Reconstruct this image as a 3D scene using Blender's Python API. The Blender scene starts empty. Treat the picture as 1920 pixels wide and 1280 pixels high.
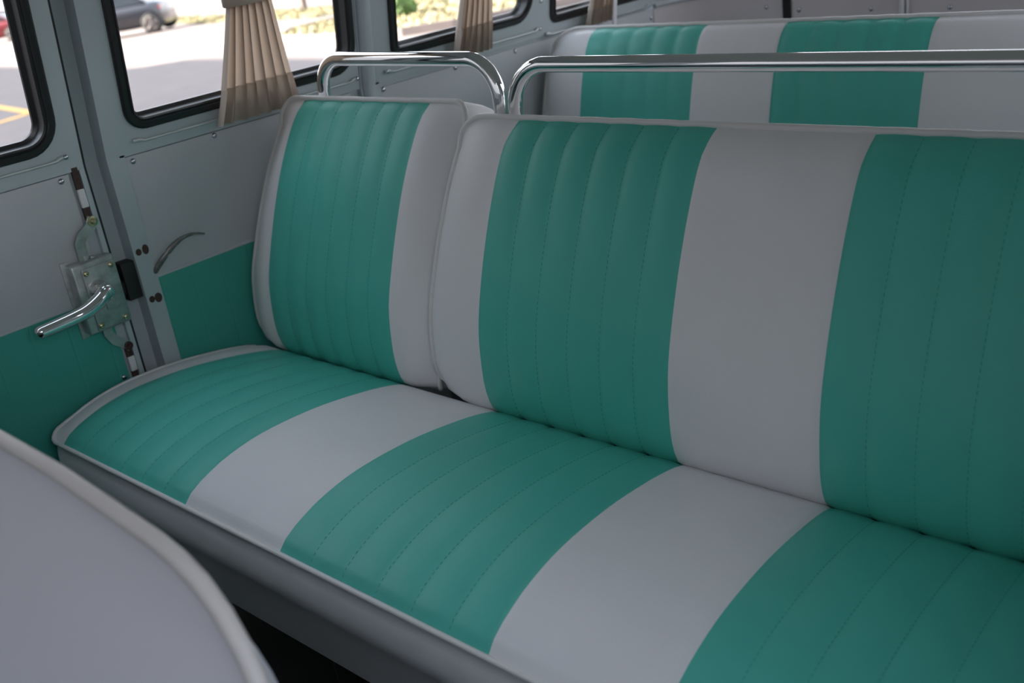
import bpy, bmesh, math, random
from mathutils import Vector, Matrix
random.seed(7)
S = bpy.context.scene
COL = S.collection
PI = math.pi

# ------------------------------------------------------------------ materials
def mat(name, col, rough=0.5, metal=0.0, bump=0.0, bscale=300.0, var=0.0, vscale=6.0, spec=0.5, coat=0.0):
    m = bpy.data.materials.new(name); m.use_nodes = True
    nt = m.node_tree; b = nt.nodes['Principled BSDF']
    b.inputs['Base Color'].default_value = (*col, 1)
    b.inputs['Roughness'].default_value = rough
    b.inputs['Metallic'].default_value = metal
    b.inputs['Specular IOR Level'].default_value = spec
    b.inputs['Coat Weight'].default_value = coat
    tc = nt.nodes.new('ShaderNodeTexCoord')
    if bump:
        n = nt.nodes.new('ShaderNodeTexNoise'); n.inputs['Scale'].default_value = bscale; n.inputs['Detail'].default_value = 3
        bp = nt.nodes.new('ShaderNodeBump'); bp.inputs['Strength'].default_value = bump; bp.inputs['Distance'].default_value = 0.001
        nt.links.new(tc.outputs['Object'], n.inputs['Vector']); nt.links.new(n.outputs['Fac'], bp.inputs['Height'])
        nt.links.new(bp.outputs['Normal'], b.inputs['Normal'])
    if var:
        n = nt.nodes.new('ShaderNodeTexNoise'); n.inputs['Scale'].default_value = vscale; n.inputs['Detail'].default_value = 4
        r = nt.nodes.new('ShaderNodeValToRGB')
        r.color_ramp.elements[0].position = .3; r.color_ramp.elements[1].position = .7
        r.color_ramp.elements[0].color = (*[max(0, c*(1-var)) for c in col], 1)
        r.color_ramp.elements[1].color = (*[min(1, c*(1+var)) for c in col], 1)
        nt.links.new(tc.outputs['Object'], n.inputs['Vector']); nt.links.new(n.outputs['Fac'], r.inputs['Fac'])
        nt.links.new(r.outputs['Color'], b.inputs['Base Color'])
    return m

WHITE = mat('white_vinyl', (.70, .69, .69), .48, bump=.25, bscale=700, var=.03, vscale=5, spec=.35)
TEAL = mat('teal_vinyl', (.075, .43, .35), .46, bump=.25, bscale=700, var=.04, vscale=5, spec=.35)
THREAD = mat('teal_thread', (.045, .31, .25), .8)
PIPE = mat('white_piping', (.66, .645, .63), .45, spec=.35)
PAINT = mat('mint_white_paint', (.41, .465, .475), .35, bump=.05, bscale=60, var=.03, vscale=4)
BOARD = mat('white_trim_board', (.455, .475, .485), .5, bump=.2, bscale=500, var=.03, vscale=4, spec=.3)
CHROME = mat('chrome', (.80, .80, .80), .06, 1.0)
STEEL = mat('zinc_steel', (.42, .45, .43), .38, .75, bump=.2, bscale=90, var=.22, vscale=60)
BRASS = mat('brassy_screw', (.55, .50, .30), .25, 1.0)
SCREW = mat('screw_steel', (.5, .52, .55), .25, 1.0)
RUST = mat('rusty_brown', (.05, .025, .02), .7, var=.4, vscale=80)
RUBBER = mat('black_rubber', (.012, .012, .013), .32)
DARK = mat('dark_gap', (.012, .012, .012), .9)
BLACK = mat('black_frame', (.012, .012, .012), .6)
FLOORM = mat('black_rubber_mat', (.015, .014, .014), .8, bump=.4, bscale=200)
HEAD = mat('headliner', (.62, .61, .58), .8)
REARM = mat('rear_panel_board', (.56, .53, .53), .6, var=.03)
SLEEVE = mat('white_sleeve', (.66, .66, .66), .5)

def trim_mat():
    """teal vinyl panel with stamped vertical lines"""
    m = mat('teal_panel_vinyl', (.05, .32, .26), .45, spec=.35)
    nt = m.node_tree; b = nt.nodes['Principled BSDF']; tc = nt.nodes.new('ShaderNodeTexCoord')
    sx = nt.nodes.new('ShaderNodeSeparateXYZ'); nt.links.new(tc.outputs['Object'], sx.inputs[0])
    mu = nt.nodes.new('ShaderNodeMath'); mu.operation = 'MULTIPLY'; mu.inputs[1].default_value = 17.0
    fr = nt.nodes.new('ShaderNodeMath'); fr.operation = 'PINGPONG'; fr.inputs[1].default_value = .5
    sm = nt.nodes.new('ShaderNodeMapRange'); sm.inputs['From Min'].default_value = 0; sm.inputs['From Max'].default_value = .05
    nt.links.new(sx.outputs['Y'], mu.inputs[0]); nt.links.new(mu.outputs[0], fr.inputs[0]); nt.links.new(fr.outputs[0], sm.inputs['Value'])
    bp = nt.nodes.new('ShaderNodeBump'); bp.inputs['Strength'].default_value = .22; bp.inputs['Distance'].default_value = .002
    nt.links.new(sm.outputs['Result'], bp.inputs['Height']); nt.links.new(bp.outputs['Normal'], b.inputs['Normal'])
    return m
TEALP = trim_mat()

def curtain_mat(name, col, trans):
    m = bpy.data.materials.new(name); m.use_nodes = True; nt = m.node_tree
    b = nt.nodes['Principled BSDF']; out = nt.nodes['Material Output']
    b.inputs['Base Color'].default_value = (*col, 1); b.inputs['Roughness'].default_value = .9; b.inputs['Specular IOR Level'].default_value = .1
    t = nt.nodes.new('ShaderNodeBsdfTranslucent'); t.inputs['Color'].default_value = (col[0], col[1]*.85, col[2]*.72, 1)
    mx = nt.nodes.new('ShaderNodeMixShader'); mx.inputs[0].default_value = trans
    nt.links.new(b.outputs[0], mx.inputs[1]); nt.links.new(t.outputs[0], mx.inputs[2]); nt.links.new(mx.outputs[0], out.inputs[0])
    return m
CURT = curtain_mat('beige_curtain', (.53, .46, .40), .34)
HEM = curtain_mat('beige_hem', (.43, .365, .31), .18)

def glass_mat():
    m = bpy.data.materials.new('window_glass'); m.use_nodes = True; nt = m.node_tree
    out = nt.nodes['Material Output']; nt.nodes.remove(nt.nodes['Principled BSDF'])
    t = nt.nodes.new('ShaderNodeBsdfTransparent'); t.inputs['Color'].default_value = (.95, .96, .95, 1)
    g = nt.nodes.new('ShaderNodeBsdfGlossy'); g.inputs['Roughness'].default_value = .02
    fr = nt.nodes.new('ShaderNodeFresnel'); fr.inputs['IOR'].default_value = 1.15
    mx = nt.nodes.new('ShaderNodeMixShader')
    nt.links.new(fr.outputs[0], mx.inputs[0]); nt.links.new(t.outputs[0], mx.inputs[1]); nt.links.new(g.outputs[0], mx.inputs[2]); nt.links.new(mx.outputs[0], out.inputs[0])
    return m
GLASS = glass_mat()

# ------------------------------------------------------------------ helpers
def obj(name, verts, faces, mats, parent=None, smooth=True, idx=None, auto=None):
    me = bpy.data.meshes.new(name)
    me.from_pydata([tuple(v) for v in verts], [], faces)
    for m in (mats if isinstance(mats, (list, tuple)) else [mats]): me.materials.append(m)
    bm = bmesh.new(); bm.from_mesh(me)
    bmesh.ops.remove_doubles(bm, verts=bm.verts, dist=1e-6) if idx is None else None
    bmesh.ops.recalc_face_normals(bm, faces=bm.faces)
    bm.to_mesh(me); bm.free()
    if idx is not None:
        for p, i in zip(me.polygons, idx): p.material_index = i
    if smooth:
        for p in me.polygons: p.use_smooth = True
        me.set_sharp_from_angle(angle=math.radians(auto if auto else 40))
    o = bpy.data.objects.new(name, me); COL.objects.link(o)
    if parent is not None:
        o.parent = parent
        if parent.type == 'EMPTY': o.matrix_parent_inverse = (Matrix.Translation(parent.location) @ parent.rotation_euler.to_matrix().to_4x4()).inverted()
    return o

def tag(o, label=None, cat=None, group=None, kind=None):
    if label: o['label'] = label
    if cat: o['category'] = cat
    if group: o['group'] = group
    if kind: o['kind'] = kind
    return o

def thing(name, loc, label, cat, group=None):
    o = bpy.data.objects.new(name, None); COL.objects.link(o); o.location = loc; o.empty_display_size = .1
    return tag(o, label, cat, group)

class MB:
    def __init__(s): s.v = []; s.f = []; s.i = []
    def add(s, v, f, i=0):
        n = len(s.v); s.v += [Vector(p) for p in v]; s.f += [tuple(k+n for k in q) for q in f]; s.i += [i]*len(f); return s
    def box(s, a, b, i=0, bev=0.0):
        a = Vector(a); b = Vector(b)
        if bev <= 0:
            v = [(x, y, z) for x in (a.x, b.x) for y in (a.y, b.y) for z in (a.z, b.z)]
            return s.add(v, [(0,1,3,2),(4,6,7,5),(0,4,5,1),(2,3,7,6),(0,2,6,4),(1,5,7,3)], i)
        bm = bmesh.new(); bmesh.ops.create_cube(bm, size=1)
        for q in bm.verts:
            q.co = Vector(((a.x+b.x)/2+q.co.x*(b.x-a.x), (a.y+b.y)/2+q.co.y*(b.y-a.y), (a.z+b.z)/2+q.co.z*(b.z-a.z)))
        bmesh.ops.bevel(bm, geom=bm.edges[:], offset=bev, segments=3, affect='EDGES', profile=.5)
        bm.verts.index_update(); s.add([q.co.copy() for q in bm.verts], [tuple(w.index for w in f.verts) for f in bm.faces], i); bm.free(); return s
    def tube(s, path, r, n=12, closed=False, i=0, flat=None):
        P = [Vector(p) for p in path]; N = len(P)
        rs = r if isinstance(r, (list, tuple)) else [r]*N
        T = []
        for k in range(N):
            a = P[(k-1) % N] if (closed or k > 0) else P[k]; b = P[(k+1) % N] if (closed or k < N-1) else P[k]
            t = (b-a); T.append(t.normalized() if t.length > 1e-9 else Vector((0,0,1)))
        ref = Vector((0,0,1)) if abs(T[0].z) < .9 else Vector((1,0,0))
        U = (ref - T[0]*ref.dot(T[0])).normalized(); V = []; F = []
        for k in range(N):
            U = U - T[k]*U.dot(T[k]); U = U.normalized() if U.length > 1e-6 else T[k].orthogonal().normalized()
            W = T[k].cross(U)
            for j in range(n):
                a = 2*PI*j/n; d = U*math.cos(a)+W*math.sin(a)
                if flat: d = Vector((d.x*flat[0], d.y*flat[1], d.z*flat[2]))
                V.append(P[k]+d*rs[k])
        for k in range(N if closed else N-1):
            for j in range(n):
                F.append((k*n+j, k*n+(j+1) % n, ((k+1) % N)*n+(j+1) % n, ((k+1) % N)*n+j))
        if not closed:
            F.append(tuple(range(n))[::-1]); F.append(tuple((N-1)*n+j for j in range(n)))
        return s.add(V, F, i)
    def lathe(s, prof, c, axis=(1,0,0), n=20, i=0):
        """prof: list of (radius, height along axis)"""
        ax = Vector(axis).normalized(); u = ax.orthogonal().normalized(); w = ax.cross(u); c = Vector(c)
        V = []; F = []
        for r, h in prof:
            for j in range(n):
                a = 2*PI*j/n; V.append(c+ax*h+(u*math.cos(a)+w*math.sin(a))*r)
        for k in range(len(prof)-1):
            for j in range(n): F.append((k*n+j, k*n+(j+1) % n, (k+1)*n+(j+1) % n, (k+1)*n+j))
        F.append(tuple(range(n))[::-1]); F.append(tuple((len(prof)-1)*n+j for j in range(n)))
        return s.add(V, F, i)
    def build(s, name, mats, parent=None, smooth=True, auto=None):
        return obj(name, s.v, s.f, mats, parent, smooth, s.i, auto)

def crom(pts, n):
    """Catmull-Rom through pts, resampled evenly by arc length to n points"""
    P = [Vector(p) for p in pts]; P = [P[0]*2-P[1]]+P+[P[-1]*2-P[-2]]; out = []
    for k in range(1, len(P)-2):
        for j in range(24):
            t = j/24; a, b, c, d = P[k-1], P[k], P[k+1], P[k+2]
            out.append(.5*((2*b)+(c-a)*t+(2*a-5*b+4*c-d)*t*t+(3*b-a-3*c+d)*t**3))
    out.append(P[-2])
    L = [0]
    for a, b in zip(out, out[1:]): L.append(L[-1]+(b-a).length)
    if n is None: return out, L
    res = []; k = 0
    for j in range(n):
        t = L[-1]*j/(n-1)
        while k < len(L)-2 and L[k+1] < t: k += 1
        f = (t-L[k])/max(1e-9, L[k+1]-L[k]); res.append(out[k].lerp(out[k+1], min(1, f)))
    return res

def fillet(pts, r, n=8):
    """polyline with rounded corners"""
    P = [Vector(p) for p in pts]; out = [P[0]]
    for k in range(1, len(P)-1):
        a = (P[k-1]-P[k]).normalized(); b = (P[k+1]-P[k]).normalized()
        ang = a.angle(b); d = min(r/math.tan(ang/2), (P[k-1]-P[k]).length*.49, (P[k+1]-P[k]).length*.49); rr = d*math.tan(ang/2)
        c = P[k]+(a+b).normalized()*(rr/math.sin(ang/2)); s = P[k]+a*d; e = P[k]+b*d
        for j in range(n+1):
            q = (s-c).lerp(e-c, j/n); out.append(c+q.normalized()*rr)
    out.append(P[-1]); return out

def lerp(a, b, t): return a+(b-a)*t

# ------------------------------------------------------------------ upholstered pad
def pad(parent, name, prof, xl, xr, rad, stripes, channels=6, puff=.0033, drop=.024, dropw=.075, gdir=(0,1,0), gus=((.02,.003),(.05,.003),(.07,0)),
        step=.018, piper=.0045, label=None, stitch=True, cpc=8, pipe_mat=None, warp=None, wmat=None):
    """prof: (y,z) profile from the first edge to the last; xl,xr: (start,end) x of the ends; rad: (l0,r0,l1,r1) corner radii;
    stripes: list of ((x start, x end) left, (..) right) of the teal bands"""
    dense, L = crom([(0, y, z) for y, z in prof], None); LT = L[-1]
    def at(b):
        k = 0
        lo, hi = 0, len(L)-1
        while hi-lo > 1:
            m = (lo+hi)//2
            if L[m] <= b: lo = m
            else: hi = m
        f = (b-L[lo])/max(1e-9, L[hi]-L[lo]); p = dense[lo].lerp(dense[hi], min(1, max(0, f)))
        a = dense[max(0, lo-3)]; c = dense[min(len(dense)-1, hi+3)]; t = (c-a).normalized()
        return p, Vector((0, -t.z, t.y))
    r0 = max(rad[0], rad[1], .012); r1 = max(rad[2], rad[3], .012)
    B = [r0*(1-math.cos(PI/2*k/9)) for k in range(10)]
    m = max(2, int((LT-r0-r1)/step))
    B += [r0+(LT-r0-r1)*k/m for k in range(1, m)]
    B += [LT-r1*(1-math.cos(PI/2*(9-k)/9)) for k in range(10)]
    def inset(b, ra, rb):
        v = 0
        if b < ra: v = ra-math.sqrt(max(0, ra*ra-(ra-b)**2))
        if LT-b < rb: v = rb-math.sqrt(max(0, rb*rb-(rb-(LT-b))**2))
        return v
    # columns: list of (function b-> x, puff offset), material per interval
    colf = []; cm = []; seams = []
    def addcol(fn, h, mi):
        colf.append((fn, h)); cm.append(mi)
    X0 = lambda b: lerp(xl[0], xl[1], b/LT)+inset(b, rad[0], rad[2])
    X1 = lambda b: lerp(xr[0], xr[1], b/LT)-inset(b, rad[1], rad[3])
    prev = X0
    edge = [0, .03, .08, .16, .28, .45, .65, .85]
    def white(fa, fb, first, last):
        ts = edge if first and not last else ([0]+[1-e for e in edge[:0:-1]] if last and not first else [0, .02, .06, .15, .3, .5, .7, .85, .94, .98])
        for t in ts:
            addcol((lambda b, fa=fa, fb=fb, t=t: lerp(fa(b), fb(b), t)), -.0012 if (t == 0 and not first) else 0.0, 0)
    for k, (sa, sb) in enumerate(stripes):
        fa = (lambda b, s=sa: lerp(s[0], s[1], b/LT)); fb = (lambda b, s=sb: lerp(s[0], s[1], b/LT))
        white(prev, fa, k == 0, False)
        for c in range(channels):
            for j in range(cpc):
                t = j/cpc; h = puff*((1-abs(2*t-1)**2.2)-.7)
                if c > 0 and j == 0: seams.append(len(colf))
                addcol((lambda b, fa=fa, fb=fb, u=(c+t)/channels: lerp(fa(b), fb(b), u)), h, 1)
        prev = fb
    white(prev, X1, len(stripes) == 0, True) if stripes else white(X0, X1, True, False)
    addcol(X1, 0, 0)
    nc = len(colf); nr = len(B); V = []; F = []; I = []
    for b in B:
        p, nrm = at(b); x0 = X0(b); x1 = X1(b)
        eb = min(b, LT-b); fade = min(1, eb/.05)
        for fn, h in colf:
            x = min(max(fn(b), x0), x1); d = min(x-x0, x1-x)
            e = drop*fade*max(0, 1-d/dropw)**2
            hh = h*min(1, .25+eb/.02)
            q = Vector((x, p.y, p.z))+nrm*(hh-e); V.append(warp(q) if warp else q)
    for r in range(nr-1):
        for c in range(nc-1):
            F.append((r*nc+c, r*nc+c+1, (r+1)*nc+c+1, (r+1)*nc+c)); I.append(cm[c])
    loop = list(range(nc))+[r*nc+nc-1 for r in range(1, nr)]+[(nr-1)*nc+c for c in range(nc-2, -1, -1)]+[r*nc for r in range(nr-2, 0, -1)]
    # drop coincident border points
    bl = [loop[0]]
    for k in loop[1:]:
        if (V[k]-V[bl[-1]]).length > 1e-5: bl.append(k)
    if (V[bl[0]]-V[bl[-1]]).length < 1e-5: bl.pop()
    gd = Vector(gdir).normalized(); n = len(bl); out = []
    for k in range(n):
        t = V[bl[(k+1) % n]]-V[bl[k-1]]; out.append(t.cross(gd).normalized()*-1 if t.length > 1e-7 else Vector())
    ctr = sum((V[k] for k in bl), Vector())/n
    if sum((V[bl[k]]-ctr).dot(out[k]) for k in range(n)) < 0: out = [-q for q in out]
    last = bl
    for g in gus:
        dep, o = g[0], g[1]; start = len(V)
        for k in range(n): V.append(V[bl[k]]+gd*dep+out[k]*o)
        ring = list(range(start, start+n))
        for k in range(n): F.append((last[k], last[(k+1) % n], ring[(k+1) % n], ring[k])); I.append(0)
        last = ring
    V.append(sum((V[k] for k in last), Vector())/n); cidx = len(V)-1
    for k in range(n): F.append((last[k], last[(k+1) % n], cidx)); I.append(0)
    o = obj(name, V, F, [wmat or WHITE, TEAL], parent, True, I, auto=50)
    if label: o['label'] = label
    # piping, evenly resampled
    pts = [V[k]+out[j]*.001 for j, k in enumerate(bl)]
    q = [pts[0]]
    for p in pts[1:]:
        if (p-q[-1]).length > .006: q.append(p)
    if (q[0]-q[-1]).length < .005: q.pop()
    MB().tube(q, piper, 10, True).build('piping', pipe_mat or PIPE, o, auto=180)
    if stitch and seams:
        for c in seams:
            s = MB()
            line = [V[r*nc+c] for r in range(nr)]; nn = [at(B[r])[1] for r in range(nr)]
            acc = 0
            for r in range(1, nr-1):
                a, b2 = line[r], line[r+1]; seg = (b2-a).length
                if seg < 1e-6: continue
                while acc < seg:
                    p = a.lerp(b2, acc/seg); t = (b2-a).normalized(); w = nn[r].cross(t).normalized()*.00045; h = nn[r]*.0004; dl = t*.0040
                    s.add([p-w-h, p+w-h, p+w+h, p-w+h, p+dl-w-h, p+dl+w-h, p+dl+w+h, p+dl-w+h], [(3,2,6,7),(0,3,7,4),(2,1,5,6),(0,1,2,3),(4,5,6,7)])
                    acc += .0075
                acc -= seg
            s.build('stitch_row', THREAD, o, smooth=False)
    return o

# ------------------------------------------------------------------ vehicle shell
ZB = .80; K = .17                                   # belt height, tumblehome above it
def wx(z): return K*max(0, z-ZB)
def W(y, z, off=0): return Vector((wx(z)+off, y, z))

def rrect(y0, y1, z0, z1, rads, n=7):
    """rounded rectangle in (y,z): radii (lower left, lower right, upper right, upper left)"""
    out = []
    for (cy, cz, a0), r in zip(((y0, z0, PI), (y1, z0, 1.5*PI), (y1, z1, 0), (y0, z1, .5*PI)), rads):
        sy = 1 if cy == y0 else -1; sz = 1 if cz == z0 else -1
        for k in range(n+1):
            a = a0+PI/2*k/n; out.append((cy+sy*r+r*math.cos(a), cz+sz*r+r*math.sin(a)))
    return out

def bay(mb, y0, y1, z0, z1, hole, x_in=0.0, x_out=-.014):
    """wall panel between y0..y1, z0..z1 with a rounded opening, both skins"""
    n = len(hole); cy = sum(h[0] for h in hole)/n; cz = sum(h[1] for h in hole)/n
    rim = []
    for (y, z) in hole:
        dy, dz = y-cy, z-cz
        t = min(((y1-cy)/dy if dy > 1e-9 else 1e9), ((y0-cy)/dy if dy < -1e-9 else 1e9), ((z1-cz)/dz if dz > 1e-9 else 1e9), ((z0-cz)/dz if dz < -1e-9 else 1e9))
        rim.append((cy+dy*t, cz+dz*t))
    for cyc, czc in ((y0, z0), (y1, z0), (y1, z1), (y0, z1)):      # pull the closest rim point onto each corner
        k = min(range(n), key=lambda j: (rim[j][0]-cyc)**2+(rim[j][1]-czc)**2); rim[k] = (cyc, czc)
    for x in (x_in, x_out):
        v = [W(y, z, x) for y, z in hole]+[W(y, z, x) for y, z in rim]
        mb.add(v, [(k, (k+1) % n, n+(k+1) % n, n+k) for k in range(n)])
    mb.add([W(y, z, x_in) for y, z in rim]+[W(y, z, x_out) for y, z in rim], [(k, (k+1) % n, n+(k+1) % n, n+k) for k in range(n)])
    mb.add([W(y, z, x_in) for y, z in hole]+[W(y, z, x_out) for y, z in hole], [(k, (k+1) % n, n+(k+1) % n, n+k) for k in range(n)])

WIN = {1: (.10, .718, .834, 1.22, (.05, .052, .06, .06)), 2: (.830, 1.318, .833, 1.22, (.036, .055, .06, .04)),
       3: (1.408, 1.833, .838, 1.22, (.022, .058, .06, .04)), 4: (1.893, 2.275, .819, 1.22, (.022, .045, .06, .04))}
def hole(k, ins):
    y0, y1, z0, z1, r = WIN[k]
    return rrect(y0+ins, y1-ins, z0+ins, z1-ins, [max(.006, q-ins) for q in r])

def window(k, label):
    r = thing('window_%d' % k, W((WIN[k][0]+WIN[k][1])/2, WIN[k][2]), label, None); r['kind'] = 'structure'
    prof = [(0, -.001), (0, .004), (.003, .006), (.011, .006), (.013, .0035), (.0145, .0035), (.0155, .005), (.0185, .004), (.0195, -.004), (.0205, -.013), (.023, -.0145), (.0265, -.016), (.027, -.020), (.012, -.022)]
    V = []; F = []
    for ins, x in prof:
        V += [W(y, z, x) for y, z in hole(k, ins)]
    n = len(hole(k, 0))
    for a in range(len(prof)-1):
        for j in range(n): F.append((a*n+j, a*n+(j+1) % n, (a+1)*n+(j+1) % n, (a+1)*n+j))
    obj('rubber_seal', V, F, RUBBER, r, auto=28)
    h = hole(k, .022); obj('glass_pane', [W(y, z, -.018) for y, z in h], [tuple(range(len(h)))], GLASS, r, smooth=False)
    return r

def struct(o, label=None):
    o['kind'] = 'structure'
    if label: o['label'] = label
    return o

def screw(parent, p, ax=(1,0,0), r=.005, m=None, name='screw'):
    return MB().lathe([(r, -.001), (r, .0008), (r*.8, .0026), (r*.4, .0034), (.0004, .0036)], p, ax, 12).build(name, m or SCREW, parent, auto=60)

def rod(parent, y0, y1, z, b0=True, b1=True):
    """thin curtain wire rod under a window, flattened eye and screw at each end"""
    p = [W(y0, z, .003), W(y0+.012, z, .003), W(y0+.02, z-.003, .006), W(y1-.02, z-.003, .006), W(y1-.012, z, .003), W(y1, z, .003)]
    o = MB().tube(p, [.0035, .0035, .0022, .0022, .0035, .0035], 8).build('curtain_rod', STEEL_PAINT, parent, auto=60)
    if b0: screw(o, W(y0+.004, z, .005), r=.0042)
    if b1: screw(o, W(y1-.004, z, .005), r=.0042)
    return o
STEEL_PAINT = mat('painted_rod', (.50, .54, .53), .3, .3)

# ---- door_1 : front cargo door
d1 = struct(MB().build('door_1', PAINT) if False else thing('door_1', (0, .745, .02), None, None), 'pale mint door at far left with the latch box and chrome lever')
mb = MB(); mb.box((-.03, -.16, .02), (-.009, .7475, ZB)); mb.box((-.009, .739, .02), (0, .7475, ZB)); mb.box((-.009, -.16, .797), (0, .74, ZB))
bay(mb, -.16, .7475, ZB, 1.40, hole(1, .010)); mb.build('door_shell', PAINT, d1, auto=20)
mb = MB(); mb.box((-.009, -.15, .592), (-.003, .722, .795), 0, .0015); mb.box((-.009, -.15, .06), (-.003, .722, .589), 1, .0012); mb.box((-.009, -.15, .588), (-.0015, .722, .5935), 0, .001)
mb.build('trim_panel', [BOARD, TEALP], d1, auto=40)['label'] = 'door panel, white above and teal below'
screw(d1, (-.003, .707, .787)); screw(d1, (-.003, .712, .447)); screw(d1, (-.003, .40, .787)); screw(d1, (-.003, .40, .447))
rod(d1, .16, .724, .823)
# latch box
lc = MB().box((-.004, .670, .543), (.020, .744, .660), 0, .004).box((-.004, .664, .535), (-.001, .678, .665), 0, .001).build('latch_case', STEEL, d1)
MB().box((.0195, .684, .5465), (.0235, .742, .651), 0, .0012).build('cover_plate', STEEL, lc)
for y, z in ((.690, .643), (.7335, .644), (.690, .554), (.7335, .5535)): screw(lc, (.0235, y, z), r=.0050, m=BRASS, name='cover_screw')
MB().box((.0225, .707, .575), (.0255, .722, .594), 0, .001).build('key_tab', STEEL, lc)
lv = MB().lathe([(.016, 0), (.016, .004), (.012, .010), (.0105, .016)], (.0235, .703, .612), (1,0,0), 24)
lv.lathe([(.006, -.004), (.0115, .0), (.0138, .007), (.0125, .014), (.0085, .018)], (.046, .701, .613), (1, -.12, 0), 24)
lv.tube(crom([(.030, .703, .612), (.045, .702, .613), (.055, .697, .613), (.060, .682, .606), (.061, .660, .598), (.058, .638, .594), (.054, .610, .591), (.051, .585, .589)], 28),
        [.0122]*7+[lerp(.0122, .0098, k/20) for k in range(21)], 16)
lv.lathe([(.0098, 0), (.0092, .003), (.007, .0065), (.003, .0085), (.0003, .009)], (.051, .585, .589), (-.08, -.99, -.07), 16)
lo = lv.build('door_lever', CHROME, d1, auto=50); lo['label'] = 'curved chrome door lever'
MB().lathe([(.0052, 0), (.0052, .002), (.003, .003)], (.0635, .699, .613), (1, -.12, 0), 14).build('lever_screw', STEEL, lo)
# link arms and lock rods
def arm(pts, w, x0=.003, x1=.006):
    mb = MB(); L = [Vector((0, y, z)) for y, z in pts]; le = []; ri = []
    for k, p in enumerate(L):
        t = (L[min(k+1, len(L)-1)]-L[max(k-1, 0)]).normalized(); nn = Vector((0, -t.z, t.y))*w*.5; le.append(p+nn); ri.append(p-nn)
    poly = le+ri[::-1]; n = len(poly)
    mb.add([(x0, p.y, p.z) for p in poly]+[(x1, p.y, p.z) for p in poly],
           [(k, (k+1) % n, n+(k+1) % n, n+k) for k in range(n)]+[(k, k+1, n-2-k, n-1-k) for k in range(len(L)-1)]+[(n+k, n+k+1, n+n-2-k, n+n-1-k) for k in range(len(L)-1)])
    return mb
a1 = arm([(.702, .655), (.703, .688), (.711, .698), (.728, .708), (.735, .722)], .017).build('link_arm', STEEL, d1, smooth=False)
MB().lathe([(.0085, 0), (.0085, .002), (.005, .0025), (.004, .006), (.003, .007)], (.006, .733, .7155), (1,0,0), 16).build('pivot_bolt', BRASS, a1)
MB().box((.004, .700, .650), (.012, .706, .668), 0, .001).box((.004, .711, .652), (.011, .718, .664), 0, .002).build('pivot_stud', STEEL, a1)
a2 = arm([(.705, .547), (.705, .530), (.712, .516), (.726, .505), (.735, .496)], .016).build('link_arm', STEEL, d1, smooth=False)
MB().lathe([(.0075, 0), (.0075, .002), (.0045, .0025), (.0035, .005), (.003, .006)], (.006, .731, .499), (1,0,0), 16).build('pivot_bolt', RUST, a2)
for z0, z1, s0, s1 in ((.718, .807, .738, .768), (.425, .495, .452, .478)):
    l = MB().box((-.004, .7265, z0), (.0005, .7365, z1)).build('lock_rod', RUST, d1, smooth=False)
    MB().box((-.004, .7262, s0), (.0022, .7375, s1), 0, .001).build('rod_sleeve', SLEEVE, l)

# ---- door_2 : rear cargo door
d2 = struct(thing('door_2', (0, .77, .02), None, None), 'pale mint door with striker strip beside the jump seat')
mb = MB(); mb.box((-.044, .752, .02), (-.032, 1.325, ZB)); mb.box((-.032, .787, .02), (-.009, 1.323, ZB)); mb.box((-.009, .787, .02), (0, .818, ZB)); mb.box((-.009, .81, .797), (0, 1.323, ZB))
bay(mb, .787, 1.323, ZB, 1.40, hole(2, .010))
mb.add([W(.752, .80, -.032), W(.787, .80, -.032), W(.787, 1.4, -.032), W(.752, 1.4, -.032)], [(0,1,2,3)])
mb.add([W(.787, .80, -.032), W(.7872, .80, 0), W(.7872, 1.4, 0), W(.787, 1.4, -.032)], [(0,1,2,3)])
mb.build('door_shell', PAINT, d2, auto=20)
MB().box((-.034, .7474, .02), (-.001, .7515, ZB)).add([W(.7474, .8, -.001), W(.7515, .8, -.001), W(.7515, 1.4, -.001), W(.7474, 1.4, -.001), W(.7474, .8, -.034), W(.7515, .8, -.034), W(.7515, 1.4, -.034), W(.7474, 1.4, -.034)], [(0,1,2,3),(1,5,6,2),(0,4,7,3)]).build('door_gasket', RUBBER, d1, smooth=False)
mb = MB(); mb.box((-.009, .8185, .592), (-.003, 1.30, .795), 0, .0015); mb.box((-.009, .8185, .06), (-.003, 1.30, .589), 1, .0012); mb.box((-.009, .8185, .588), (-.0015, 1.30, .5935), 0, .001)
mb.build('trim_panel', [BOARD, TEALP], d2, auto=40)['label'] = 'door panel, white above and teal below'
screw(d2, (-.003, .99, .789)); screw(d2, (-.003, .832, .786)); screw(d2, (-.003, 1.25, .789))
rod(d2, .836, 1.318, .8185, False, True)
st = MB().box((-.032, .762, .565), (-.006, .7875, .63), 0, .002).box((-.03, .757, .578), (-.010, .764, .60), 0, .002).build('striker_plate', BLACK, d2)
for y, z, a, b in ((.7965, .641, .0052, .0058), (.8095, .642, .0058, .0085), (.7965, .557, .0052, .0058), (.8085, .556, .0068, .0085)):
    n = 18; mb = MB(); v = [(.0006, y+a*math.cos(2*PI*k/n), z+b*math.sin(2*PI*k/n)) for k in range(n)]+[(-.001, y+a*math.cos(2*PI*k/n), z+b*math.sin(2*PI*k/n)) for k in range(n)]
    mb.add(v, [tuple(range(n))]+[(k, (k+1) % n, n+(k+1) % n, n+k) for k in range(n)]).build('bolt_hole', RUST, d2, smooth=False)
hk = MB().tube(crom([(-.003, .815, .598), (.004, .826, .612), (.009, .841, .626), (.012, .856, .636), (.014, .872, .643), (.014, .890, .644), (.013, .904, .641), (.012, .9165, .636)], 26),
               [.0052]*8+[.0030]+[lerp(.0054, .0015, k/16) for k in range(17)], 12, flat=(.6, 1, 1))
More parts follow.
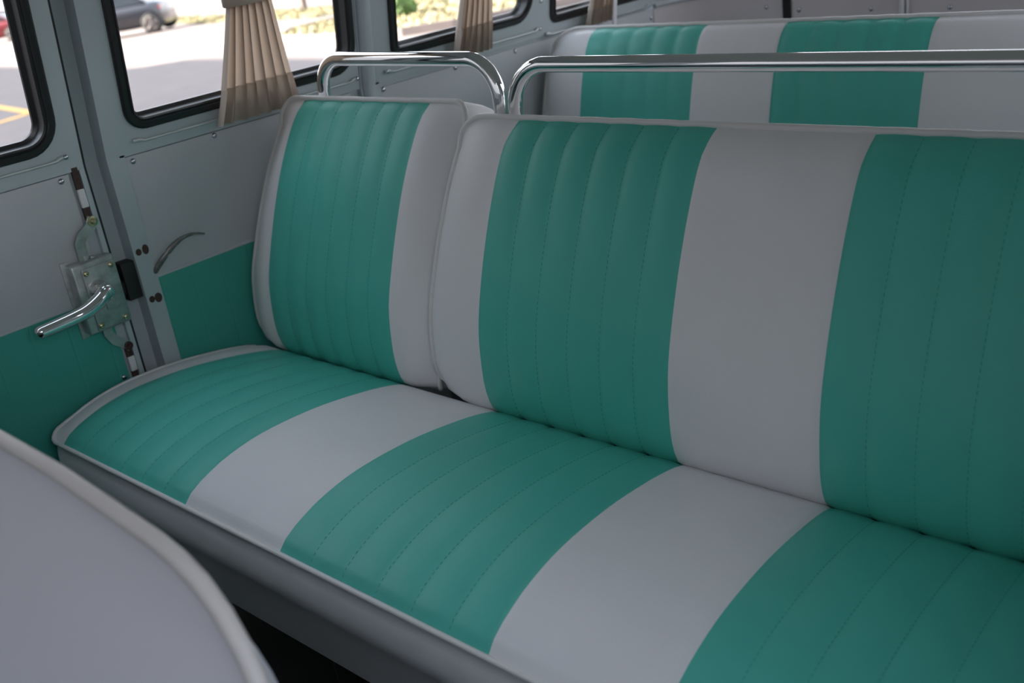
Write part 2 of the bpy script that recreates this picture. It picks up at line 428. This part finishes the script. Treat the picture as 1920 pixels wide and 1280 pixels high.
hk.build('hook_lever', RUSTSTEEL if 'RUSTSTEEL' in globals() else mat('worn_dark_steel', (.20, .19, .18), .4, .6, var=.5, vscale=50), d2)['label'] = 'dark curved release hook'

# ---- wall_left : C pillar and rear quarter
wl = struct(thing('wall_left', (0, 1.33, 0), None, None), 'mint painted rear quarter side wall behind the cargo door')
mb = MB(); mb.box((-.03, 1.325, .02), (-.009, 2.36, ZB)); mb.box((-.009, 1.325, .02), (0, 1.372, ZB)); mb.box((-.009, 1.36, .797), (0, 2.30, ZB))
bay(mb, 1.325, 1.862, ZB, 1.40, hole(3, .010)); bay(mb, 1.862, 2.30, ZB, 1.40, hole(4, .010))
mb.add([W(1.3235, .8, -.02), W(1.327, .8, -.02), W(1.327, 1.4, -.02), W(1.3235, 1.4, -.02)], [(0,1,2,3)])
# rounded rear corner
n = 10; R = .18
arc = [(R-R*math.cos(PI/2*k/n), 2.30+R*math.sin(PI/2*k/n)) for k in range(n+1)]
for z0, z1 in ((ZB, 1.40),):
    mb.add([(x+wx(z0), y, z0) for x, y in arc]+[(x+wx(z1), y, z1) for x, y in arc], [(k, k+1, n+2+k, n+1+k) for k in range(n)])
mb.build('wall_shell', PAINT, wl, auto=20)
MB().box((-.009, 1.374, .06), (-.0035, 2.34, .788), 0, .0015).build('trim_panel', BOARD, wl)
for y, z in ((1.383, .783), (1.586, .784), (1.775, .782), (2.05, .78), (2.29, .765)): screw(wl, (-.0035, y, z))
screw(wl, W(1.862, .874, 0))
MB().add([(x, y, .02) for x, y in arc]+[(x, y, ZB) for x, y in arc], [(k, k+1, n+2+k, n+1+k) for k in range(n)]).build('corner_panel', REARM, wl)
rod(wl, 1.388, 1.857, .816); rod(wl, 1.874, 2.284, .800)
MB().tube([(x+.003, y, .793) for x, y in arc], .006, 8).build('corner_ledge', PAINT, wl)
tr = MB().tube([W(1.345, z, .000) for z in (.02, .4, ZB-.001, ZB+.001, 1.1, 1.40)], .0165, 20, flat=(.7, 1, 1)).build('trim_1', PAINT, auto=60)
struct(tr, 'rounded mint door pillar post between the second and third side windows')

for k, l in ((1, 'far left side window over the latched door'), (2, 'side window with the long pleated curtain beside the jump seat'), (3, 'side window behind the chrome rail with the bush outside'), (4, 'rearmost side window above the back bench')):
    window(k, l)

# ---- front cab, low walls only (glass area above is open)
struct(MB().box((-.03, -.98, 0), (1.605, -.95, .80)).build('wall_front', PAINT, smooth=False))
struct(MB().box((1.575, -.95, 0), (1.605, .40, .84)).build('door_4', PAINT, smooth=False))
struct(MB().box((-.03, -.95, 0), (0, -.165, .80)).build('door_3', PAINT, smooth=False))
# ---- rear wall, ceiling, right wall, floor
wr = struct(MB().box((.17, 2.48, 0), (1.60, 2.52, .92)).box((.17, 2.48, .92), (.27, 2.52, 1.32)).box((1.36, 2.48, .92), (1.60, 2.52, 1.32)).box((.17, 2.48, 1.32), (1.60, 2.52, 1.40)).build('wall_rear', REARM, smooth=False), 'dull grey rear panel behind the back bench')
for x, z in ((.215, .752), (.068, .752), (.305, .742), (.49, .738), (.675, .734), (.86, .73)):
    screw(wr, (x, 2.48, z), (0,-1,0), .0055)
MB().box((.262, 2.474, .1), (.284, 2.4805, .91), 0, .002).build('panel_gap_strip', DARK, wr)
MB().tube([(.560, 2.476, .1), (.566, 2.476, .75), (.571, 2.476, .91)], .006, 10).build('edge_bead', SLEEVE, wr)
MB().tube([(.574, 2.476, .1), (.580, 2.476, .75), (.585, 2.476, .91)], .003, 10).build('edge_bead', SLEEVE, wr)
struct(MB().box((-.03, -.95, -.03), (1.62, 2.55, 0)).build('floor', FLOORM, smooth=False))
struct(MB().box((.07, -.95, 1.40), (1.60, 2.55, 1.43)).build('ceiling', HEAD, smooth=False))
mb = MB(); mb.box((1.575, .40, 0), (1.605, 2.52, .80))
mb.box((1.575, .55, .80), (1.605, 2.52, .92)); mb.box((1.575, .55, .92), (1.605, 1.45, 1.25)); mb.box((1.575, 2.35, .92), (1.605, 2.52, 1.25)); mb.box((1.575, .40, 1.25), (1.605, 2.52, 1.40)); struct(mb.build('wall_right', PAINT, smooth=False))

# ------------------------------------------------------------------ middle bench
mbn = thing('middle_bench', (.78, .80, 0), 'teal and white striped bench with split backrest, nearest the camera', 'bench seat')
pad(mbn, 'seat_cushion', [(.557, .410), (.573, .4255), (.602, .438), (.64, .4485), (.70, .455), (.79, .451), (.88, .437), (.94, .4225), (.962, .412), (.982, .390), (.995, .355)],
    (.024, .024), (1.555, 1.555), (.018, .02, .02, .02),
    [((.064, .100), (.420, .420)), ((.634, .622), (.985, .944)), ((1.188, 1.143), (1.50, 1.465))], drop=.008, dropw=.04, puff=.0022, piper=.0036,
    gdir=(0, .0, -1), gus=((.006, -.003), (.022, .002), (.05, .004), (.068, .001), (.080, -.006), (.11, -.018), (.16, -.034), (.205, -.047), (.21, -.08)))
jb = pad(mbn, 'backrest', [(1.000, .400), (.980, .402), (.962, .415), (.9535, .442), (.952, .48), (.959, .54), (.976, .592), (1.003, .658), (1.034, .722), (1.068, .778), (1.093, .809), (1.118, .826)],
    (.012, .047), (.484, .503), (.085, .035, .03, .028), [((.103, .103), (.420, .420))], drop=.026, dropw=.07, gdir=(0, .94, -.34),
    label='narrow folding jump seat backrest next to the window')
mk = pad(mbn, 'backrest', [(.998, .400), (.975, .4025), (.957, .415), (.947, .441), (.944, .48), (.951, .55), (.977, .632), (1.012, .713), (1.048, .777), (1.075, .801), (1.096, .811)],
    (.492, .518), (1.555, 1.55), (.10, .08, .03, .03), [((.622, .622), (.944, .944)), ((1.143, 1.143), (1.465, 1.465))], drop=.026, dropw=.07, gdir=(0, .94, -.34),
    label='wide main backrest')
RR = .0112
g = MB().tube(fillet([(.131, 1.14, .74), (.131, 1.14, .889), (.545, 1.14, .885), (.545, 1.14, .74)], .056, 12), RR, 20); g.build('grab_rail', CHROME, mbn, auto=80)['label'] = 'short chrome grab rail behind the jump seat'
g = MB().tube(fillet([(.574, 1.14, .74), (.574, 1.14, .877), (1.53, 1.14, .877), (1.53, 1.14, .74)], .072, 14), RR, 20); g.build('grab_rail', CHROME, mbn, auto=80)['label'] = 'long chrome grab rail behind the main backrest'
mb = MB()
mb.box((.05, .62, .20), (1.53, .66, .27), 0, .004); mb.box((.05, .98, .20), (1.53, 1.02, .30), 0, .004); mb.box((.05, .62, .24), (1.53, 1.02, .27))
mb.box((.03, 1.05, .3), (.07, 1.09, .55)); mb.box((1.5, 1.05, .3), (1.54, 1.09, .55)); mb.box((.03, 1.0, .27), (1.54, 1.08, .31)); mb.build('bench_frame', BLACK, mbn)
for x in (.575, 1.35):
    for y in (.645, 1.0): MB().tube([(x, y, 0), (x, y, .25)], .016, 14).build('leg', BLACK, mbn)
MB().box((.480, 1.0, .36), (.540, 1.04, .425), 0, .006).tube([(.490, 1.0, .435), (.512, .985, .428), (.530, .99, .412)], .006, 8).build('hinge_bracket', mat('grey_bracket', (.10, .11, .12), .5, .3), mbn)

# ------------------------------------------------------------------ rear bench
rb = thing('rear_bench', (.78, 1.9, 0), 'teal and white striped bench farthest back, seen behind the long chrome rail', 'bench seat')
pad(rb, 'backrest', [(1.775, .40), (1.765, .46), (1.772, .54), (1.790, .63), (1.812, .71), (1.838, .773), (1.862, .801), (1.886, .808)],
    (-.002+.006, .022), (1.55, 1.55), (.06, .06, .075, .05), [((.145, .145), (.428, .428)), ((.606, .606), (.893, .893)), ((1.07, 1.07), (1.36, 1.36))], drop=.035, dropw=.10,
    gdir=(0, .95, -.3), step=.03, puff=.003, channels=5, stitch=False)
pad(rb, 'seat_cushion', [(1.39, .40), (1.42, .425), (1.5, .44), (1.65, .43), (1.8, .40), (1.86, .385)], (.024, .024), (1.55, 1.55), (.02, .02, .02, .02),
    [((.145, .145), (.428, .428)), ((.606, .606), (.893, .893)), ((1.07, 1.07), (1.36, 1.36))], drop=.014, gdir=(0, 0, -1), gus=((.02, .002), (.1, .0), (.13, -.03)), step=.03, stitch=False)
MB().box((.05, 1.45, .0), (1.52, 1.85, .27), 0, .01).build('bench_frame', BLACK, rb)

# ------------------------------------------------------------------ front seat (seen large at the lower left)
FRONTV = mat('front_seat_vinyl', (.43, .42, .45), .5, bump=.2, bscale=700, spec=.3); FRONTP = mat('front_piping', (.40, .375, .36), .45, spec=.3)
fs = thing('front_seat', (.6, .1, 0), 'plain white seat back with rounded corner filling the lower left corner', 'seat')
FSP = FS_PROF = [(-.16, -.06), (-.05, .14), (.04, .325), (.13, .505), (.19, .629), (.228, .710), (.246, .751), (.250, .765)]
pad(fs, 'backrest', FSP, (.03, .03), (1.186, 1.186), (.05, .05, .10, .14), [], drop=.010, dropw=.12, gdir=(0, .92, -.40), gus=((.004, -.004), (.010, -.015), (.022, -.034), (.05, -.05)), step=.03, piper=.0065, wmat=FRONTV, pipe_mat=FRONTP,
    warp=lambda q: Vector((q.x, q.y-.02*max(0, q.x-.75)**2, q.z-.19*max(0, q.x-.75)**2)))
MB().box((.1, -.1, .0), (1.05, .05, .12), 0, .01).build('seat_base', BLACK, fs)

# ------------------------------------------------------------------ curtains
def curtain(y_tie, y_bot, z_bot, z_hem, z_tie, z_top, npl, label, seed):
    rnd = random.Random(seed)
    r = thing('curtain', W((y_bot[0]+y_bot[1])/2, z_bot, .02), label, 'curtain', 'window curtains along the left side')
    ph = [rnd.uniform(-.4, .4) for _ in range(40)]; am = [rnd.uniform(.6, 1.3) for _ in range(40)]
    def edges(z):
        if z <= z_tie:
            t = (z-z_bot)/(z_tie-z_bot); e = t**.85
        else:
            t = 1-(z-z_tie)/(z_top-z_tie); e = t**.8
        return lerp(y_bot[0], y_tie[0], e), lerp(y_bot[1], y_tie[1], e)
    def P(a, z, amp, extra=0):
        y0, y1 = edges(z); a = a+.045*math.sin(2*PI*a*1.5+seed)*math.sin(PI*a)+.02*math.sin(2*PI*a*4+seed*2)*math.sin(PI*a); k = a*npl; j = int(min(k, npl-1))
        w = math.sin(2*PI*k+ph[j] * math.sin(PI*(k-j)))
        dz = (z-z_bot)/(z_tie-z_bot)
        x = amp*am[j]*w + extra*math.sin(2*PI*a*npl*2.7+seed)*max(0, 1-abs(dz)*2.2)
        y = lerp(y0, y1, a)+.35*amp*math.cos(2*PI*k*1.0+ph[j])
        return W(y, z, .024+x+.012*min(1, abs(dz)))
    def sheet(name, z0, z1, nz, m, amp0, amp1, extra=0, off=0):
        na = npl*12; V = []; F = []
        for i in range(nz+1):
            z = lerp(z0, z1, i/nz); amp = lerp(amp0, amp1, i/nz)
            for j in range(na+1): V.append(P(j/na, z, amp, extra)+Vector((off, 0, 0)))
        for i in range(nz):
            for j in range(na): F.append((i*(na+1)+j, i*(na+1)+j+1, (i+1)*(na+1)+j+1, (i+1)*(na+1)+j))
        return obj(name, V, F, m, r, auto=120)
    sheet('drape', z_hem, z_tie, 16, CURT, .0105, .0075)
    sheet('drape', z_tie, z_top, 12, CURT, .0075, .0105)
    sheet('hem', z_bot, z_hem+.001, 12, HEM, .0085, .0107, .004, .0012)
    ym = (y_tie[0]+y_tie[1])/2; hw = (y_tie[1]-y_tie[0])/2+.004; n = 28; V = []; F = []
    for dz, g2 in ((-.014, 0), (-.012, .002), (0, .003), (.012, .002), (.014, 0)):
        for k in range(n):
            a = 2*PI*k/n; V.append(W(ym+(hw+g2)*math.cos(a), z_tie+dz, .036+(.016+g2)*math.sin(a)))
    for i in range(4):
        for k in range(n): F.append((i*n+k, i*n+(k+1) % n, (i+1)*n+(k+1) % n, (i+1)*n+k))
    obj('tie_band', V, F, CURT, r, auto=80)
    return r
curtain((1.026, 1.112), (.978, 1.160), .807, .864, 1.008, 1.25, 7, 'beige pleated curtain hanging beside the jump seat, the largest curtain', 3)
curtain((1.59, 1.668), (1.552, 1.672), .806, .862, 1.0, 1.25, 6, 'beige pleated curtain over the middle of the third side window', 5)
curtain((2.005, 2.082), (1.992, 2.090), .795, .83, .872, 1.25, 6, 'small beige curtain farthest back above the rear bench', 8)
stp = MB().tube([W(2.066, .60, .02), W(2.066, .80, .055), W(2.060, 1.38, .055)], .0055, 10, flat=(.5, 1.3, 1)).build('belt_strap', SLEEVE)
tag(stp, 'narrow white vertical strap in front of the rearmost curtain', 'strap')

# ------------------------------------------------------------------ outdoors: a car park falling gently away from the bus
GS = .029; GZ = -.5
def gz(x): return GZ+GS*x
def G(x, y, h=0): return Vector((x, y, gz(x)+h))
ASPH = mat('asphalt', (.152, .120, .111), .9, bump=.3, bscale=60, var=.12, vscale=3)
GRASSM = mat('dry_grass', (.27, .235, .135), .9, var=.35, vscale=2.2)
CONC = mat('concrete', (.20, .165, .15), .85, var=.1, vscale=3)
YEL = mat('yellow_paint', (.62, .33, .06), .7, var=.1, vscale=8)
def sheet_poly(name, pts, h, m, label=None, cat=None, kind=None, thick=.0):
    n = len(pts); V = [G(x, y, h) for x, y in pts]; F = [tuple(range(n))]
    if thick:
        V += [G(x, y, h-thick) for x, y in pts]; F += [(k, (k+1) % n, n+(k+1) % n, n+k) for k in range(n)]
    return tag(obj(name, V, F, m, None, smooth=False), label, cat, None, kind)
sheet_poly('ground', [(-140, -70), (40, -70), (40, 110), (-140, 110)], 0, ASPH, 'grey asphalt car park outside the windows', kind='structure')
# grass island with kerb
ISL = [(-18.3, 14.3), (-17.0, 13.0), (-14.9, 12.5), (-13.4, 12.35), (-12.55, 12.5), (-11.85, 13.05), (-11.3, 14.0), (-10.6, 15.4), (-9.6, 18), (-9.0, 26), (-20.5, 26), (-20.2, 19.6), (-18.6, 16.2)]
cx = sum(p[0] for p in ISL)/len(ISL); cy = sum(p[1] for p in ISL)/len(ISL)
INN = [(x+(cx-x)*.022, y+(cy-y)*.022) for x, y in ISL]
n = len(ISL); mb = MB()
mb.add([G(x, y, 0) for x, y in ISL]+[G(x, y, .15) for x, y in ISL]+[G(x, y, .15) for x, y in INN]+[G(x, y, .10) for x, y in INN],
       [(j*n+k, j*n+(k+1) % n, (j+1)*n+(k+1) % n, (j+1)*n+k) for j in range(3) for k in range(n)])
tag(mb.build('curb', CONC, smooth=False), 'pale concrete kerb around the grass island seen through the third window', 'curb')
def blades(name, poly, h, cnt, label, seed, size=.10):
    """turf bed with grass tufts standing on it"""
    rnd = random.Random(seed); mb = MB(); n = len(poly)
    mb.add([G(x, y, h) for x, y in poly], [tuple(range(n))])
    xs = [p[0] for p in poly]; ys = [p[1] for p in poly]
    def inside(x, y):
        c = False; j = n-1
        for i in range(n):
            if (ys[i] > y) != (ys[j] > y) and x < (xs[j]-xs[i])*(y-ys[i])/(ys[j]-ys[i])+xs[i]: c = not c
            j = i
        return c
    k = 0
    while k < cnt:
        x = rnd.uniform(min(xs), max(xs)); y = rnd.uniform(min(ys), max(ys))
        if not inside(x, y): continue
        k += 1; a = rnd.uniform(0, PI); s = size*rnd.uniform(.5, 1.2); dx = math.cos(a)*.5*s; dy = math.sin(a)*.5*s; l = rnd.uniform(-.3, .3)*s
        b = G(x, y, h); mb.add([b+Vector((-dx, -dy, 0)), b+Vector((dx, dy, 0)), b+Vector((l, l, s))], [(0, 1, 2)], 1)
    o = mb.build(name, [GRASSM, GRASSM], None, smooth=False); return tag(o, label, 'grass', None, 'stuff')
blades('grass', INN, .10, 5000, 'sunlit dry grass on the island behind the kerb', 11)
blades('grass', [(-46, 24.3), (-30, 19.55), (-20.4, 17.2), (-8, 14.2+12), (-12, 28), (-23.7, 20.1), (-34.3, 22.4), (-50, 27.5)][:0] or [(-48, 25.2), (-30, 19.6), (-24.3, 18.1), (-21.5, 17.6), (-21.2, 19.3), (-24, 20.2), (-34.5, 22.5), (-50, 27.8)], .02, 3000, 'narrow strip of dry grass beyond the parked grey car', 12)
def line(a, b, w, label):
    a = Vector((*a, 0)); b = Vector((*b, 0)); t = (b-a).normalized(); nn = Vector((-t.y, t.x, 0))*w*.5
    sheet_poly('parking_line', [((a-nn).x, (a-nn).y), ((b-nn).x, (b-nn).y), ((b+nn).x, (b+nn).y), ((a+nn).x, (a+nn).y)], .004, YEL, label, 'parking line')
line((-21.5, 8.27), (-14.7, 6.93), .16, 'yellow painted line on the asphalt, upper one of the two meeting lines')
line((-13.6, 4.2), (-14.98, 7.0), .20, 'yellow painted line on the asphalt, lower one of the two meeting lines')

# cars
CARGLASS = mat('car_glass', (.015, .018, .022), .08)
TIRE = mat('tire', (.02, .02, .02), .8)
RIM = mat('alloy_rim', (.22, .19, .18), .5, .3)
LAMP = mat('tail_lamp', (.35, .03, .03), .25)
def sedan(loc, ang, paint, label, flip=1):
    r = thing('car', (0, 0, 0), label, 'car')
    # x: length (rear at +2.3), y: width, z up
    st = [(-2.30, .30, .62, .66), (-2.22, .22, .70, .76), (-1.9, .20, .78, .84), (-1.3, .19, .86, .89), (-.9, .19, .92, .90), (0, .19, .95, .91), (.9, .19, .97, .91), (1.45, .20, .99, .90), (1.80, .22, 1.0, .88), (1.96, .21, .97, .84), (2.04, .24, .90, .79), (2.06, .34, .78, .75)]
    V = []; F = []; m = 14
    for x, zb, zt, hw in st:
        for k in range(m):
            a = -PI/2+2*PI*k/m; c, s = math.cos(a), math.sin(a)
            e = .38; V.append(Vector((x, hw*math.copysign(abs(c)**e, c), (zb+zt)/2+(zt-zb)/2*math.copysign(abs(s)**e, s))))
    for i in range(len(st)-1):
        for k in range(m): F.append((i*m+k, i*m+(k+1) % m, (i+1)*m+(k+1) % m, (i+1)*m+k))
    F.append(tuple(range(m))); F.append(tuple((len(st)-1)*m+k for k in range(m)))
    obj('body', V, F, paint, r, auto=50)
    gh = [(-.95, .90, .78, .90), (-.25, .90, .66, 1.38), (.35, .92, .64, 1.43), (.95, .94, .64, 1.36), (1.60, .97, .74, .985)]
    V = []; F = []
    for x, z0, hw, z1 in gh:
        V += [Vector((x, -.82, z0)), Vector((x, -hw, z1)), Vector((x, hw, z1)), Vector((x, .82, z0))]
    for i in range(len(gh)-1):
        for k in range(3): F.append((i*4+k, i*4+k+1, (i+1)*4+k+1, (i+1)*4+k))
    obj('side_glass', V, F, CARGLASS, r, auto=20)
    mb = MB()
    for i in range(1, 3): 
        a, b = gh[i], gh[i+1]
        mb.add([(a[0]-.05, -a[2]-.02, a[3]+.015), (a[0]-.05, a[2]+.02, a[3]+.015), (b[0]+.05, b[2]+.02, b[3]+.015), (b[0]+.05, -b[2]-.02, b[3]+.015)], [(0,1,2,3)])
    for s in (-1, 1):
        mb.tube([(-1.0, s*.80, .92), (-.27, s*.675, 1.385), (.35, s*.66, 1.435), (.97, s*.655, 1.365), (1.64, s*.76, .985)], .035, 8)
        mb.tube([(.30, s*.83, .92), (.33, s*.66, 1.42)], .035, 8)
    mb.build('roof', paint, r, auto=50)
    for s in (-1, 1):
        for x in (-1.42, 1.70):
            w = MB().lathe([(.20, 0), (.30, .0), (.325, .02), (.33, .10), (.325, .18), (.30, .20), (.1, .2)], (x, s*.72, .33), (0, s, 0), 28).build('wheel', TIRE, r, auto=40)
            rm = MB().lathe([(.225, 0), (.225, .012), (.20, .004), (.03, .0), (.02, .01)], (x, s*.915, .33), (0, s, 0), 28)
            rm.build('rim', mat('rim_back', (.10, .09, .09), .5) if not bpy.data.materials.get('rim_back') else bpy.data.materials['rim_back'], w)
            sp = MB()
            for k in range(5):
                a = 2*PI*k/5+.3; ca, sa = math.cos(a), math.sin(a)
                sp.tube([(x+.03*ca, s*.925, .33+.03*sa), (x+.20*ca, s*.925, .33+.20*sa)], [.030, .040], 8)
            sp.tube([(x+.212*math.cos(2*PI*k/28), s*.922, .33+.212*math.sin(2*PI*k/28)) for k in range(28)], .018, 8, True)
            sp.build('spokes', RIM, w)
        MB().box((1.88, s*.68-.12, .70), (2.055, s*.68+.12, .83), 0, .03).build('tail_lamp', LAMP, r)
    r.rotation_euler = (0, -math.atan(GS)*math.cos(ang), ang); r.location = loc
    return r
GREYP = mat('grey_car_paint', (.04, .04, .05), .25, .3, coat=.5)
REDP = mat('red_car_paint', (.20, .018, .022), .3, coat=.5)
ANG = math.atan2(.67, .742)
sedan(Vector((-32.80, 17.82, gz(-32.8))), ANG, GREYP, 'dark grey sedan parked beyond the window with the long curtain')
sedan(Vector((-52.2, 21.6, gz(-52.2))), ANG, REDP, 'red car seen through the far left window')

def foliage(mb, c, rad, cnt, size, rnd, i=0, flat=1.0):
    for _ in range(cnt):
        d = Vector((rnd.gauss(0, 1), rnd.gauss(0, 1), rnd.gauss(0, 1))).normalized(); p = Vector(c)+Vector((d.x*rad[0], d.y*rad[1], d.z*rad[2]))*rnd.uniform(.55, 1)**.5
        u = Vector((rnd.gauss(0, 1), rnd.gauss(0, 1), rnd.gauss(0, 1))).normalized(); w = u.orthogonal().normalized(); s = size*rnd.uniform(.6, 1.3)
        mb.add([p-u*s, p+w*s*.45, p+u*s, p-w*s*.45], [(0, 1, 2, 3)], i)
LEAF = mat('bush_leaf', (.10, .17, .05), .7, var=.35, vscale=5)
BARK = mat('bark', (.10, .075, .065), .9, bump=.6, bscale=30)
rnd = random.Random(4)
b0 = G(-15.1, 14.9, .10)
bs = thing('bush', b0, 'small round green bush on the grass island', 'bush')
mb = MB(); foliage(mb, b0+Vector((0, 0, .17)), (.30, .30, .19), 1000, .05, rnd); mb.build('foliage', LEAF, bs, smooth=False)
MB().tube([b0+Vector((0, 0, -.02)), b0+Vector((.02, 0, .2))], .03, 8).build('stem', BARK, bs)
t0 = G(-25.6, 20.35, 0); tr = thing('tree', t0, 'slender tree trunk standing on the grass strip left of the door post', 'tree')
mb = MB(); mb.tube([t0+Vector((0, 0, -.05)), t0+Vector((.01, 0, .12)), t0+Vector((.0, .02, 1.4)), t0+Vector((.06, .05, 2.6)), t0+Vector((.02, .1, 4.2))], [.12, .085, .075, .06, .03], 12)
for k in range(7):
    a = k*2.4; z = 2.2+k*.25; mb.tube([t0+Vector((.04, .05, z)), t0+Vector((.7*math.cos(a), .7*math.sin(a), z+.8)), t0+Vector((1.2*math.cos(a), 1.2*math.sin(a), z+1.3))], [.035, .022, .008], 8)
mb.build('trunk', BARK, tr)
mb = MB()
for k in range(8):
    a = k*2.4; foliage(mb, t0+Vector((.9*math.cos(a), .9*math.sin(a), 3.2+k*.25)), (.7, .7, .5), 160, .12, rnd)
mb.build('crown', LEAF, tr, smooth=False)

# the building whose shadow covers the bus and the near asphalt (stands in front of the bus, out of frame)
SUN_AZ = Vector((-.74, -.673)); SUN_EL = math.radians(25)
BMAT = mat('building_wall', (.34, .33, .32), .9)
bld = thing('building', (-10, -20, gz(-10)), 'large plain building in front of the bus casting the shadow', 'building')
BY = -14.0
BANG = math.radians(-7.5)
def bbox(x0, x1, ye, name):
    """block whose front top edge throws its shadow line y = ye - .13*(x+15) on the ground"""
    c, s = math.cos(BANG), math.sin(BANG)
    h = (ye-BY)*math.tan(SUN_EL)/(-SUN_AZ.y+SUN_AZ.x*math.tan(BANG))
    V = []
    for z in (-6, h-.95):
        for x, d in ((x0, 0), (x1, 0), (x1, -12), (x0, -12)):
            V.append((x, BY+math.tan(BANG)*(x+15)+d, z))
    obj(name, V, [(0,1,2,3),(4,7,6,5),(0,4,5,1),(1,5,6,2),(2,6,7,3),(3,7,4,0)], BMAT, bld, smooth=False)
bbox(-110, -42.3, 10.25, 'low_block'); bbox(-42.3, 60, 11.2, 'tall_block')

# ------------------------------------------------------------------ light
w = bpy.data.worlds.new('sky'); S.world = w; w.use_nodes = True; nt = w.node_tree
bg = nt.nodes['Background']; tc = nt.nodes.new('ShaderNodeTexCoord'); sp = nt.nodes.new('ShaderNodeSeparateXYZ'); rp = nt.nodes.new('ShaderNodeValToRGB')
rp.color_ramp.elements[0].position = 0; rp.color_ramp.elements[0].color = (.97, .96, 1.0, 1)
rp.color_ramp.elements[1].position = .7; rp.color_ramp.elements[1].color = (.74, .84, 1.0, 1)
nt.links.new(tc.outputs['Generated'], sp.inputs[0]); nt.links.new(sp.outputs['Z'], rp.inputs['Fac']); nt.links.new(rp.outputs['Color'], bg.inputs['Color'])
bg.inputs['Strength'].default_value = 3.75
sun = bpy.data.lights.new('sun', 'SUN'); sun.energy = 40; sun.angle = math.radians(.55); sun.color = (1, .93, .82)
so = bpy.data.objects.new('sun', sun); COL.objects.link(so)
d = Vector((SUN_AZ.x*math.cos(SUN_EL), SUN_AZ.y*math.cos(SUN_EL), math.sin(SUN_EL)))
so.rotation_euler = d.to_track_quat('Z', 'Y').to_euler(); so.location = (-20, -30, 25)

# ------------------------------------------------------------------ camera
R3 = ((0.7350859496014294, 0.6639098513300911, -0.1373766938218457), (0.16473801191960605, -0.37146565828078754, -0.9137147542569272), (-0.6576549506597974, 0.6490277143734907, -0.38243037516361317))
cam = bpy.data.cameras.new('camera'); co = bpy.data.objects.new('camera', cam); COL.objects.link(co)
cam.sensor_width = 36; cam.lens = 2004.0474*36/1920; cam.clip_start = .02; cam.clip_end = 500
right, down, fwd = (Vector(r) for r in R3)
m = Matrix((( right.x, -down.x, -fwd.x), (right.y, -down.y, -fwd.y), (right.z, -down.z, -fwd.z))).to_4x4()
m.translation = Vector((1.65, 0, 1.10)); co.matrix_world = m
cam.dof.use_dof = True; cam.dof.focus_distance = 1.42; cam.dof.aperture_fstop = 5.4
S.camera = co
S.view_settings.view_transform = 'Standard'; S.view_settings.look = 'None'; S.view_settings.exposure = 0; S.view_settings.gamma = 1
S.cycles.use_denoising = True
S.cycles.max_bounces = 10; S.cycles.diffuse_bounces = 6; S.cycles.transparent_max_bounces = 16
